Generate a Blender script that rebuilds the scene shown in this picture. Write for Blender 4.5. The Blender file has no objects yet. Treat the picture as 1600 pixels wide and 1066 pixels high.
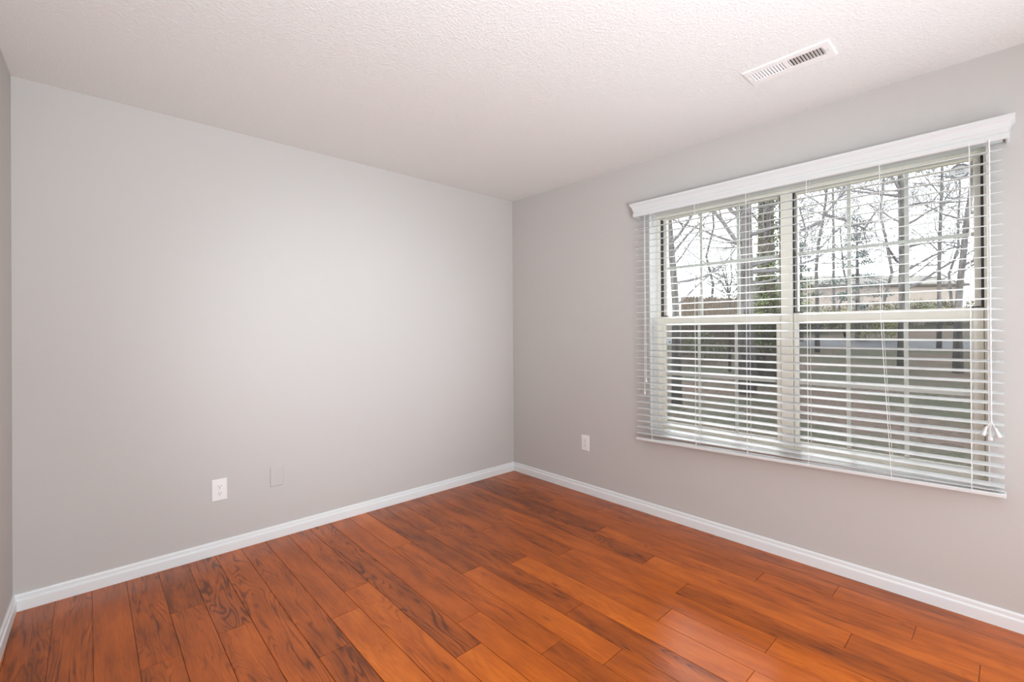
import bpy, bmesh, math, random
from mathutils import Vector, Matrix, noise

S = bpy.context.scene
COL = S.collection
R_ = math.radians

# ------------------------------------------------------------------ camera
F_PX = 720.72
CAM = Vector((-2.84071, -3.09235, 1.26331))
YAW, PITCH, ROLL = 0.82511, 0.00199, -0.006
PX, PY = 803.54, 516.15                       # principal point in the 1600x1066 frame
fw = Vector((math.cos(YAW) * math.cos(PITCH), math.sin(YAW) * math.cos(PITCH), math.sin(PITCH)))
r0 = Vector((math.sin(YAW), -math.cos(YAW), 0.0))
u0 = r0.cross(fw)
rt = math.cos(ROLL) * r0 + math.sin(ROLL) * u0
up = -math.sin(ROLL) * r0 + math.cos(ROLL) * u0
cd = bpy.data.cameras.new('camera')
cd.sensor_width = 36.0
cd.lens = F_PX / 1600 * 36.0
cd.shift_x = (800 - PX) / 1600
cd.shift_y = (PY - 533) / 1600
cd.clip_start = 0.02
cam = bpy.data.objects.new('camera', cd)
cam.matrix_world = Matrix(((rt.x, up.x, -fw.x, CAM.x), (rt.y, up.y, -fw.y, CAM.y), (rt.z, up.z, -fw.z, CAM.z), (0, 0, 0, 1)))
COL.objects.link(cam)
S.camera = cam

# ------------------------------------------------------------------ sky, lights, exposure
w = bpy.data.worlds.new('overcast_sky')
S.world = w
w.use_nodes = True
bg = w.node_tree.nodes['Background']
bg.inputs[0].default_value = (0.93, 0.97, 1.0, 1)
bg.inputs[1].default_value = 5.0


def area(name, loc, target, sx, sy, power, col=(1, 1, 1)):
    l = bpy.data.lights.new(name, 'AREA')
    l.shape = 'RECTANGLE'
    l.size, l.size_y = sx, sy
    l.energy = power
    l.color = col
    o = bpy.data.objects.new(name, l)
    o.location = loc
    d = Vector(target) - Vector(loc)
    o.rotation_euler = d.to_track_quat('-Z', 'Y').to_euler()
    COL.objects.link(o)
    return o


def spot(name, loc, target, cone, power, rad=.25, col=(1, 1, 1)):
    l = bpy.data.lights.new(name, 'SPOT')
    l.energy = power
    l.spot_size = R_(cone)
    l.spot_blend = 1.0
    l.shadow_soft_size = rad
    l.color = col
    o = bpy.data.objects.new(name, l)
    o.location = loc
    o.rotation_euler = (Vector(target) - Vector(loc)).to_track_quat('-Z', 'Y').to_euler()
    COL.objects.link(o)


# unseen fill lamps added behind the viewpoint to lift the room's brightness
WARM = (0.865, 0.94, 1.0)
area('rear_fill', (-2.9, -3.9, 1.5), (-1.5, -1, 1.6), .5, 1.4, 40, WARM)  # added main fill; the wall here has no doorway
area('low_fill', (-2.3, -4.1, .45), (-1.7, 0, .5), 1.3, .6, 25, (0.83, 0.93, 1.0))  # added fill for the lower walls
area('side_fill', (-0.3, -3.9, 1.2), (-3.1, -1.2, 1.1), .7, 1.4, 19, WARM)  # added fill, mostly for the left wall
spot('ceiling_fill', (-2.6, -3.9, 1.0), (-1.6, -1.8, 2.44), 90, 175, col=WARM)  # added spot that brightens the ceiling directly
spot('wall_fill', (-2.0, -3.9, 1.4), (-1.45, 0, 1.05), 42, 190, col=WARM)  # added spot for the bright patch mid back wall
# broad sun lamp added as extra bright sky, for the floor highlight
sl = bpy.data.lights.new('sky_fill_sun', 'SUN')
sl.energy = 8.0
sl.angle = R_(17)
so = bpy.data.objects.new('sky_fill_sun', sl)
sd_ = Vector((math.cos(R_(33)) * math.cos(R_(24)), math.cos(R_(33)) * math.sin(R_(24)), math.sin(R_(33))))
so.rotation_euler = (-sd_).to_track_quat('-Z', 'Y').to_euler()
COL.objects.link(so)

S.view_settings.view_transform = 'Standard'
S.view_settings.look = 'None'
S.view_settings.exposure = 0.06
S.view_settings.gamma = 1.0
S.view_settings.use_curve_mapping = False
S.cycles.max_bounces = 10
S.cycles.diffuse_bounces = 6
S.cycles.transparent_max_bounces = 24
S.cycles.sample_clamp_indirect = 6.0
S.cycles.caustics_reflective = False
S.cycles.caustics_refractive = False


# ------------------------------------------------------------------ materials
def lin(c):
    c = c / 255.0
    return c / 12.92 if c <= 0.04045 else ((c + 0.055) / 1.055) ** 2.4


def rgb(r, g, b):
    return (lin(r), lin(g), lin(b), 1)


class NT:
    def __init__(self, name):
        self.m = bpy.data.materials.new(name)
        self.m.use_nodes = True
        self.t = self.m.node_tree
        self.b = self.t.nodes['Principled BSDF']
        self.out = self.t.nodes['Material Output']

    def n(self, kind, **kw):
        nd = self.t.nodes.new(kind)
        for k, v in kw.items():
            if k.startswith('i_'):
                key = k[2:]
                key = int(key) if key.isdigit() else key.replace('_', ' ')
                nd.inputs[key].default_value = v
            else:
                setattr(nd, k, v)
        return nd

    def l(self, a, b):
        self.t.links.new(a, b)

    def math(self, op, a, b=None, c=None):
        nd = self.n('ShaderNodeMath', operation=op)
        for i, v in enumerate((a, b, c)):
            if v is None:
                continue
            if isinstance(v, (int, float)):
                nd.inputs[i].default_value = v
            else:
                self.l(v, nd.inputs[i])
        return nd.outputs[0]


def plain(name, col, rough=0.5, bump=0.0, bscale=200.0, spec=0.5, var=0.0, vscale=3.0):
    g = NT(name)
    g.b.inputs['Base Color'].default_value = col
    g.b.inputs['Roughness'].default_value = rough
    g.b.inputs['Specular IOR Level'].default_value = spec
    tc = g.n('ShaderNodeTexCoord')
    if var:
        nz = g.n('ShaderNodeTexNoise', i_Scale=vscale, i_Detail=4.0)
        g.l(tc.outputs['Object'], nz.inputs['Vector'])
        mr = g.n('ShaderNodeMapRange')
        mr.inputs['To Min'].default_value = 1 - var
        mr.inputs['To Max'].default_value = 1 + var
        g.l(nz.outputs[0], mr.inputs[0])
        mx = g.n('ShaderNodeMix', data_type='RGBA', blend_type='MULTIPLY')
        mx.inputs[0].default_value = 1
        mx.inputs[6].default_value = col
        g.l(mr.outputs[0], mx.inputs[7])
        g.l(mx.outputs[2], g.b.inputs['Base Color'])
    if bump:
        nz = g.n('ShaderNodeTexNoise', i_Scale=bscale, i_Detail=3.0)
        g.l(tc.outputs['Object'], nz.inputs['Vector'])
        bp = g.n('ShaderNodeBump', i_Strength=bump, i_Distance=0.002)
        g.l(nz.outputs[0], bp.inputs['Height'])
        g.l(bp.outputs[0], g.b.inputs['Normal'])
    return g.m


M = {}
M['wall'] = plain('grey_wall_paint', (0.550, 0.535, 0.515, 1), 0.75, 0.12, 350, 0.25)
M['trim'] = plain('white_trim_paint', (0.78, 0.815, 0.82, 1), 0.35, 0.03, 60)
M['frame'] = plain('almond_vinyl', (0.88, 0.845, 0.755, 1), 0.4, 0.02, 80)
M['sash_white'] = plain('white_vinyl', (0.93, 0.915, 0.86, 1), 0.4, 0.02, 80)
M['track'] = plain('dark_jamb_track', (0.035, 0.03, 0.04, 1), 0.5, 0.05, 90)
M['reveal'] = plain('white_reveal_paint', (0.82, 0.815, 0.79, 1), 0.6, 0.05, 200)
M['blind'] = plain('white_faux_wood', (0.68, 0.705, 0.705, 1), 0.38, 0.03, 120)
M['cord'] = plain('white_cord', (0.85, 0.845, 0.83, 1), 0.8, 0.2, 900)
M['plate'] = plain('white_plastic', (0.83, 0.83, 0.82, 1), 0.3, 0.01, 60)
M['slot'] = plain('dark_slot', (0.04, 0.04, 0.04, 1), 0.6, 0.02, 60)
M['screw'] = plain('screw_metal', (0.6, 0.6, 0.6, 1), 0.35, 0.02, 60)
M['vent'] = plain('white_vent_enamel', (0.86, 0.85, 0.84, 1), 0.35, 0.02, 60)
M['duct'] = plain('dark_duct', (0.02, 0.02, 0.02, 1), 0.8, 0.05, 60)
M['sticker_grey'] = plain('grey_sticker_print', (0.36, 0.37, 0.40, 1), 0.6, 0.02, 60)
g_ = NT('white_sticker_film')
tl_ = g_.n('ShaderNodeBsdfTranslucent')
tl_.inputs[0].default_value = (0.7, 0.7, 0.72, 1)
mx_ = g_.n('ShaderNodeMixShader')
mx_.inputs[0].default_value = 0.6
g_.l(g_.b.outputs[0], mx_.inputs[1])
g_.l(tl_.outputs[0], mx_.inputs[2])
g_.l(mx_.outputs[0], g_.out.inputs[0])
M['sticker_white'] = g_.m


def ceiling_mat():
    g = NT('textured_ceiling_paint')
    g.b.inputs['Base Color'].default_value = (0.80, 0.81, 0.80, 1)
    g.b.inputs['Roughness'].default_value = 0.9
    g.b.inputs['Specular IOR Level'].default_value = 0.15
    tc = g.n('ShaderNodeTexCoord')
    v = g.n('ShaderNodeTexVoronoi', i_Scale=95.0)
    g.l(tc.outputs['Object'], v.inputs['Vector'])
    nz = g.n('ShaderNodeTexNoise', i_Scale=150.0, i_Detail=4.0)
    g.l(tc.outputs['Object'], nz.inputs['Vector'])
    h = g.math('ADD', v.outputs['Distance'], nz.outputs[0])
    bp = g.n('ShaderNodeBump', i_Strength=0.35, i_Distance=0.004)
    g.l(h, bp.inputs['Height'])
    g.l(bp.outputs[0], g.b.inputs['Normal'])
    return g.m


M['ceiling'] = ceiling_mat()


def floor_mat():
    """stained oak: tone, grain kind and seed are stored per plank"""
    g = NT('stained_oak_planks')
    tone = g.n('ShaderNodeAttribute', attribute_name='tone')
    seed = g.n('ShaderNodeAttribute', attribute_name='seed')
    fig = g.n('ShaderNodeAttribute', attribute_name='figure')
    tc = g.n('ShaderNodeTexCoord')
    sep = g.n('ShaderNodeSeparateXYZ')
    g.l(tc.outputs['Object'], sep.inputs[0])
    uv = g.n('ShaderNodeUVMap')
    us = g.n('ShaderNodeSeparateXYZ')
    g.l(uv.outputs[0], us.inputs[0])
    sd = seed.outputs['Fac']

    def vec(x, y, z):
        c = g.n('ShaderNodeCombineXYZ')
        for i, v in enumerate((x, y, z)):
            if isinstance(v, (int, float)):
                c.inputs[i].default_value = v
            else:
                g.l(v, c.inputs[i])
        return c.outputs[0]

    # broad mottling
    n1 = g.n('ShaderNodeTexNoise', i_Scale=1.0, i_Detail=3.0, i_Roughness=0.55)
    g.l(vec(g.math('MULTIPLY', us.outputs[0], 16.0), g.math('MULTIPLY', us.outputs[1], 3.0), sd), n1.inputs['Vector'])
    # fine long fibres
    n2 = g.n('ShaderNodeTexNoise', i_Scale=1.0, i_Detail=6.0, i_Roughness=0.7)
    g.l(vec(g.math('MULTIPLY', us.outputs[0], 220.0), g.math('MULTIPLY', us.outputs[1], 9.0), sd), n2.inputs['Vector'])
    # cathedral figure: iso-lines of a distorted long field
    n3 = g.n('ShaderNodeTexNoise', i_Scale=1.0, i_Detail=2.0, i_Roughness=0.5, i_Distortion=0.6)
    g.l(vec(g.math('MULTIPLY', us.outputs[0], 9.0), g.math('MULTIPLY', us.outputs[1], 1.15), g.math('ADD', sd, 7.3)), n3.inputs['Vector'])
    n3b = g.n('ShaderNodeTexNoise', i_Scale=1.0, i_Detail=3.0)
    g.l(vec(g.math('MULTIPLY', us.outputs[0], 60.0), g.math('MULTIPLY', us.outputs[1], 16.0), sd), n3b.inputs['Vector'])
    ph = g.math('ADD', g.math('MULTIPLY', n3.outputs[0], 105.0), g.math('MULTIPLY', n3b.outputs[0], 2.6))
    rings = g.math('SINE', ph)
    rings = g.math('POWER', g.math('MULTIPLY_ADD', rings, 0.5, 0.5), 3.5)
    # breaks the ring lines up
    n4 = g.n('ShaderNodeTexNoise', i_Scale=1.0, i_Detail=2.0)
    g.l(vec(g.math('MULTIPLY', us.outputs[0], 30.0), g.math('MULTIPLY', us.outputs[1], 4.0), g.math('ADD', sd, 3.1)), n4.inputs['Vector'])
    brk = g.n('ShaderNodeMapRange')
    brk.inputs['From Min'].default_value = 0.35
    brk.inputs['From Max'].default_value = 0.65
    g.l(n4.outputs[0], brk.inputs[0])
    rings = g.math('MULTIPLY', g.math('MULTIPLY', rings, brk.outputs[0]), fig.outputs['Fac'])
    # knots
    vo = g.n('ShaderNodeTexVoronoi', i_Scale=1.0)
    g.l(vec(g.math('MULTIPLY', us.outputs[0], 9.0), g.math('MULTIPLY', us.outputs[1], 3.2), sd), vo.inputs['Vector'])
    kn = g.n('ShaderNodeMapRange')
    kn.inputs['From Min'].default_value = 0.03
    kn.inputs['From Max'].default_value = 0.12
    kn.inputs['To Min'].default_value = 0.62
    kn.inputs['To Max'].default_value = 1.0
    g.l(vo.outputs['Distance'], kn.inputs[0])

    ramp = g.n('ShaderNodeValToRGB')
    cr = ramp.color_ramp
    cr.elements[0].position = 0.0
    cr.elements[0].color = (0.150, 0.031, 0.0020, 1)
    cr.elements[1].position = 1.0
    cr.elements[1].color = (0.780, 0.195, 0.013, 1)
    e = cr.elements.new(0.5)
    e.color = (0.480, 0.100, 0.0060, 1)
    t = g.math('ADD', tone.outputs['Fac'], g.math('MULTIPLY', g.math('SUBTRACT', n1.outputs[0], 0.5), 0.85))
    t = g.math('ADD', t, g.math('MULTIPLY', g.math('SUBTRACT', n2.outputs[0], 0.5), 0.6))
    t = g.math('SUBTRACT', t, g.math('MULTIPLY', rings, 0.5))
    g.l(t, ramp.inputs[0])
    mx = g.n('ShaderNodeMix', data_type='RGBA', blend_type='MULTIPLY')
    mx.inputs[0].default_value = 1
    g.l(ramp.outputs[0], mx.inputs[6])
    g.l(kn.outputs[0], mx.inputs[7])
    g.l(mx.outputs[2], g.b.inputs['Base Color'])
    g.b.inputs['Roughness'].default_value = 0.25
    g.b.inputs['Specular IOR Level'].default_value = 0.38
    bp = g.n('ShaderNodeBump', i_Strength=0.12, i_Distance=0.001)
    g.l(g.math('SUBTRACT', n2.outputs[0], rings), bp.inputs['Height'])
    g.l(bp.outputs[0], g.b.inputs['Normal'])
    return g.m


M['floor'] = floor_mat()


def glass_mat(name, refl, tint):
    g = NT(name)
    t = g.n('ShaderNodeBsdfTransparent')
    t.inputs[0].default_value = tint
    gl = g.n('ShaderNodeBsdfGlossy')
    gl.inputs['Roughness'].default_value = 0.02
    fr = g.n('ShaderNodeFresnel', i_IOR=1.25)
    k = g.math('MULTIPLY', fr.outputs[0], refl)
    mx = g.n('ShaderNodeMixShader')
    g.l(k, mx.inputs[0])
    g.l(t.outputs[0], mx.inputs[1])
    g.l(gl.outputs[0], mx.inputs[2])
    g.l(mx.outputs[0], g.out.inputs[0])
    return g.m


M['glass'] = glass_mat('window_glass', 1.0, (0.97, 0.98, 0.975, 1))


def screen_mat():
    g = NT('insect_screen_mesh')
    t = g.n('ShaderNodeBsdfTransparent')
    d = g.n('ShaderNodeBsdfDiffuse')
    d.inputs[0].default_value = (0.10, 0.105, 0.115, 1)
    mx = g.n('ShaderNodeMixShader')
    mx.inputs[0].default_value = 0.42
    g.l(t.outputs[0], mx.inputs[1])
    g.l(d.outputs[0], mx.inputs[2])
    g.l(mx.outputs[0], g.out.inputs[0])
    return g.m


M['screen'] = screen_mat()


def bark(name, a, b, sc=9):
    g = NT(name)
    tc = g.n('ShaderNodeTexCoord')
    mp = g.n('ShaderNodeMapping')
    mp.inputs['Scale'].default_value = (1, 1, 0.25)
    g.l(tc.outputs['Object'], mp.inputs[0])
    nz = g.n('ShaderNodeTexNoise', i_Scale=float(sc), i_Detail=6.0)
    g.l(mp.outputs[0], nz.inputs['Vector'])
    rp = g.n('ShaderNodeValToRGB')
    rp.color_ramp.elements[0].position = 0.35
    rp.color_ramp.elements[0].color = a
    rp.color_ramp.elements[1].position = 0.65
    rp.color_ramp.elements[1].color = b
    g.l(nz.outputs[0], rp.inputs[0])
    g.l(rp.outputs[0], g.b.inputs['Base Color'])
    g.b.inputs['Roughness'].default_value = 0.9
    bp = g.n('ShaderNodeBump', i_Strength=0.6, i_Distance=0.02)
    g.l(nz.outputs[0], bp.inputs['Height'])
    g.l(bp.outputs[0], g.b.inputs['Normal'])
    return g.m


M['bark'] = bark('grey_bark', (0.055, 0.05, 0.048, 1), (0.15, 0.14, 0.135, 1))
M['bark_brown'] = bark('brown_bark', (0.045, 0.036, 0.028, 1), (0.12, 0.10, 0.08, 1))
M['twig'] = plain('grey_twigs', (0.15, 0.14, 0.145, 1), 0.9, 0.1, 20)


def leafmat(name, a, b, sc=2.5):
    g = NT(name)
    tc = g.n('ShaderNodeTexCoord')
    nz = g.n('ShaderNodeTexNoise', i_Scale=float(sc), i_Detail=5.0)
    g.l(tc.outputs['Object'], nz.inputs['Vector'])
    rp = g.n('ShaderNodeValToRGB')
    rp.color_ramp.elements[0].position = 0.38
    rp.color_ramp.elements[0].color = a
    rp.color_ramp.elements[1].position = 0.62
    rp.color_ramp.elements[1].color = b
    g.l(nz.outputs[0], rp.inputs[0])
    g.l(rp.outputs[0], g.b.inputs['Base Color'])
    g.b.inputs['Roughness'].default_value = 0.7
    return g.m


M['ivy'] = leafmat('ivy_leaves', (0.05, 0.065, 0.03, 1), (0.16, 0.20, 0.08, 1))
M['pine'] = leafmat('pine_needles', (0.05, 0.07, 0.07, 1), (0.12, 0.16, 0.14, 1))
M['shrub_brown'] = leafmat('brown_shrub_leaves', (0.06, 0.05, 0.035, 1), (0.20, 0.17, 0.11, 1), 1.2)
M['shrub_green'] = leafmat('green_shrub_leaves', (0.07, 0.085, 0.04, 1), (0.19, 0.21, 0.10, 1), 1.2)
M['shrub_yellow'] = leafmat('yellow_shrub_leaves', (0.14, 0.15, 0.04, 1), (0.34, 0.34, 0.10, 1), 2)


def ground_mat():
    g = NT('leaf_littered_lawn')
    tc = g.n('ShaderNodeTexCoord')
    n1 = g.n('ShaderNodeTexNoise', i_Scale=0.45, i_Detail=5.0)
    n2 = g.n('ShaderNodeTexNoise', i_Scale=16.0, i_Detail=6.0, i_Roughness=0.75)
    n3 = g.n('ShaderNodeTexVoronoi', i_Scale=14.0)
    for n in (n1, n2, n3):
        g.l(tc.outputs['Object'], n.inputs['Vector'])
    r1 = g.n('ShaderNodeValToRGB')
    r1.color_ramp.elements[0].position = 0.42
    r1.color_ramp.elements[0].color = (0.062, 0.068, 0.048, 1)
    r1.color_ramp.elements[1].position = 0.58
    r1.color_ramp.elements[1].color = (0.100, 0.078, 0.066, 1)
    g.l(n1.outputs[0], r1.inputs[0])
    r2 = g.n('ShaderNodeValToRGB')
    r2.color_ramp.elements[0].position = 0.3
    r2.color_ramp.elements[0].color = (0.22, 0.22, 0.25, 1)
    r2.color_ramp.elements[1].position = 0.72
    r2.color_ramp.elements[1].color = (2.6, 2.45, 2.35, 1)
    g.l(n2.outputs[0], r2.inputs[0])
    mx = g.n('ShaderNodeMix', data_type='RGBA', blend_type='MULTIPLY')
    mx.inputs[0].default_value = 1
    g.l(r1.outputs[0], mx.inputs[6])
    g.l(r2.outputs[0], mx.inputs[7])
    lf = g.n('ShaderNodeMapRange')
    lf.inputs['From Min'].default_value = 0.26
    lf.inputs['From Max'].default_value = 0.16
    g.l(n3.outputs['Distance'], lf.inputs[0])
    m2 = g.n('ShaderNodeMix', data_type='RGBA')
    g.l(g.math('MULTIPLY', lf.outputs[0], 0.7), m2.inputs[0])
    g.l(mx.outputs[2], m2.inputs[6])
    m2.inputs[7].default_value = (0.20, 0.12, 0.075, 1)
    g.l(m2.outputs[2], g.b.inputs['Base Color'])
    g.b.inputs['Roughness'].default_value = 0.95
    g.b.inputs['Specular IOR Level'].default_value = 0.1
    return g.m


M['ground'] = ground_mat()
M['road'] = plain('asphalt', (0.105, 0.108, 0.12, 1), 0.85, 0.3, 30, 0.3, 0.2, 2.0)
M['fence'] = plain('weathered_fence_boards', (0.13, 0.105, 0.085, 1), 0.9, 0.3, 12, 0.2, 0.35, 6.0)
M['house_wall'] = plain('tan_siding', (0.31, 0.265, 0.235, 1), 0.9, 0.1, 12, 0.2, 0.15, 1.0)
M['roof'] = plain('grey_shingles', (0.085, 0.078, 0.07, 1), 0.9, 0.3, 12, 0.2, 0.25, 3.0)
M['pane_dark'] = plain('dark_far_pane', (0.05, 0.055, 0.065, 1), 0.2, 0.02, 5)
M['brick'] = plain('house_brick', (0.25, 0.13, 0.10, 1), 0.9, 0.3, 40, 0.2, 0.25, 8)


# ------------------------------------------------------------------ mesh helpers
class MB:
    def __init__(self):
        self.v, self.f, self.m = [], [], []

    def face(self, idx, mi=0):
        self.f.append(tuple(idx))
        self.m.append(mi)

    def box(self, x0, x1, y0, y1, z0, z1, mi=0):
        if x0 > x1: x0, x1 = x1, x0
        if y0 > y1: y0, y1 = y1, y0
        if z0 > z1: z0, z1 = z1, z0
        b = len(self.v)
        self.v += [(x0, y0, z0), (x1, y0, z0), (x1, y1, z0), (x0, y1, z0), (x0, y0, z1), (x1, y0, z1), (x1, y1, z1), (x0, y1, z1)]
        for q in ((0, 3, 2, 1), (4, 5, 6, 7), (0, 1, 5, 4), (1, 2, 6, 5), (2, 3, 7, 6), (3, 0, 4, 7)):
            self.face([b + i for i in q], mi)
        return self

    def sweep(self, prof, path, closed=True, mi=0):
        """prof(i) gives the ring of 3D points for path item i"""
        n = None
        b0 = len(self.v)
        for i, p in enumerate(path):
            ring = prof(p)
            n = len(ring)
            self.v += [tuple(q) for q in ring]
        for i in range(len(path) - 1):
            for j in range(n):
                k = (j + 1) % n
                self.face((b0 + i * n + j, b0 + i * n + k, b0 + (i + 1) * n + k, b0 + (i + 1) * n + j), mi)
        self.face([b0 + j for j in range(n)][::-1], mi)
        e = b0 + (len(path) - 1) * n
        self.face([e + j for j in range(n)], mi)
        return self

    def tube(self, pts, rad, n=8, mi=0, caps=True):
        pts = [Vector(p) for p in pts]
        if isinstance(rad, (int, float)):
            rad = [rad] * len(pts)
        b0 = len(self.v)
        t = (pts[1] - pts[0]).normalized()
        a = t.orthogonal().normalized()
        for i, p in enumerate(pts):
            if i == 0:
                t = pts[1] - pts[0]
            elif i == len(pts) - 1:
                t = pts[-1] - pts[-2]
            else:
                t = pts[i + 1] - pts[i - 1]
            t.normalize()
            a = (a - a.dot(t) * t).normalized()
            c = t.cross(a)
            for j in range(n):
                th = 2 * math.pi * j / n
                q = p + rad[i] * (math.cos(th) * a + math.sin(th) * c)
                self.v.append(tuple(q))
        for i in range(len(pts) - 1):
            for j in range(n):
                k = (j + 1) % n
                self.face((b0 + i * n + j, b0 + i * n + k, b0 + (i + 1) * n + k, b0 + (i + 1) * n + j), mi)
        if caps:
            self.face([b0 + j for j in range(n)][::-1], mi)
            e = b0 + (len(pts) - 1) * n
            self.face([e + j for j in range(n)], mi)
        return self

    def lathe(self, cx, cy, prof, n=14, axis='z', mi=0):
        """prof: (r, z) pairs; axis z through (cx, cy)"""
        b0 = len(self.v)
        for r, z in prof:
            for j in range(n):
                th = 2 * math.pi * j / n
                self.v.append((cx + r * math.cos(th), cy + r * math.sin(th), z))
        for i in range(len(prof) - 1):
            for j in range(n):
                k = (j + 1) % n
                self.face((b0 + i * n + j, b0 + i * n + k, b0 + (i + 1) * n + k, b0 + (i + 1) * n + j), mi)
        self.face([b0 + j for j in range(n)][::-1], mi)
        e = b0 + (len(prof) - 1) * n
        self.face([e + j for j in range(n)], mi)
        return self

    def build(self, name, mats, parent=None, bevel=0.0, smooth=False, seg=2, origin=None):
        me = bpy.data.meshes.new(name)
        v = self.v
        if origin is not None:
            o_ = Vector(origin)
            v = [tuple(Vector(p) - o_) for p in v]
        me.from_pydata(v, [], self.f)
        if not isinstance(mats, (list, tuple)):
            mats = [mats]
        for m in mats:
            me.materials.append(m)
        for p, mi in zip(me.polygons, self.m):
            p.material_index = mi
            p.use_smooth = smooth
        me.update()
        o = bpy.data.objects.new(name, me)
        COL.objects.link(o)
        if parent is not None:
            o.parent = parent
            o.location = -Vector(parent.location) if origin is None else Vector(origin) - Vector(parent.location)
            # parts are given in world coordinates; only valid under unrotated top-level parents at the world frame
            if parent.parent is not None:
                pw = Vector((0, 0, 0))
                q = parent
                while q is not None:
                    pw += Vector(q.location)
                    q = q.parent
                o.location = (Vector(origin) if origin is not None else Vector((0, 0, 0))) - pw
        elif origin is not None:
            o.location = origin
        if bevel:
            b = o.modifiers.new('bevel', 'BEVEL')
            b.width = bevel
            b.segments = seg
            b.limit_method = 'ANGLE'
            b.angle_limit = R_(35)
        return o


def tag(o, label=None, cat=None, group=None, kind=None):
    if label: o['label'] = label
    if cat: o['category'] = cat
    if group: o['group'] = group
    if kind: o['kind'] = kind
    return o


def empty(name, loc):
    o = bpy.data.objects.new(name, None)
    o.location = loc
    o.empty_display_size = 0.1
    COL.objects.link(o)
    return o


# ------------------------------------------------------------------ room shell
H = 2.44
XL = -3.0968                    # left wall where it meets the back wall
SK = -0.024                     # its slight skew per metre
YF = -4.25                      # wall behind the camera
WT = 0.20                       # outer wall thickness
OY0, OY1 = -3.022, -1.390       # window opening
OZ0, OZ1 = 0.562, 2.068


def xl(y):
    return XL - SK * y * -1 if False else XL + SK * (-y)


m = MB()
m.box(XL - 0.25, 0, 0.0, 0.12, 0, H)
tag(m.build('wall_back', M['wall']), 'long plain pale grey wall left of the room corner', 'wall', kind='structure')
m = MB()
# wall with the window opening as one ring of faces, reveal faces carry the reveal paint
m.box(0, WT, OY1, 0.12, -0.05, H)
m.box(0, WT, YF - 0.1, OY0, -0.05, H)
m.box(0, WT, OY0, OY1, OZ1, H)
m.box(0, WT, OY0, OY1, -0.05, OZ0)
tag(m.build('wall_right', M['wall']), 'pale grey wall with the blind-covered window, right of the corner', 'wall', kind='structure')
m = MB()
b = len(m.v)
for (x, y) in ((XL, 0.0), (xl(YF), YF), (xl(YF) - 0.12, YF), (XL - 0.12, 0.0)):
    m.v += [(x, y, 0), (x, y, H)]
for i in range(4):
    j = (i + 1) % 4
    m.face((b + 2 * i, b + 2 * i + 1, b + 2 * j + 1, b + 2 * j))
m.face((b, b + 2, b + 4, b + 6)); m.face((b + 7, b + 5, b + 3, b + 1))
tag(m.build('wall_left', M['wall']), 'sliver of pale grey wall at the left edge of the photo', 'wall', kind='structure')
m = MB(); m.box(xl(YF) - 0.12, WT, YF - 0.12, YF, 0, H)
tag(m.build('wall_front', M['wall']), 'plain pale grey wall behind the viewpoint', 'wall', kind='structure')

# ceiling with the duct hole under the vent
VX0, VX1, VY0, VY1 = -0.636, -0.487, -2.590, -2.250
hx0, hx1, hy0, hy1 = VX0 + 0.028, VX1 - 0.028, VY0 + 0.02, VY1 - 0.02
m = MB()
X0, X1, Y0, Y1 = xl(YF) - 0.12, WT, YF - 0.12, 0.12
m.box(X0, hx0, Y0, Y1, H, H + 0.1)
m.box(hx1, X1, Y0, Y1, H, H + 0.1)
m.box(hx0, hx1, Y0, hy0, H, H + 0.1)
m.box(hx0, hx1, hy1, Y1, H, H + 0.1)
tag(m.build('ceiling', M['ceiling']), 'white finely textured ceiling', 'ceiling', kind='structure')


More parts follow.
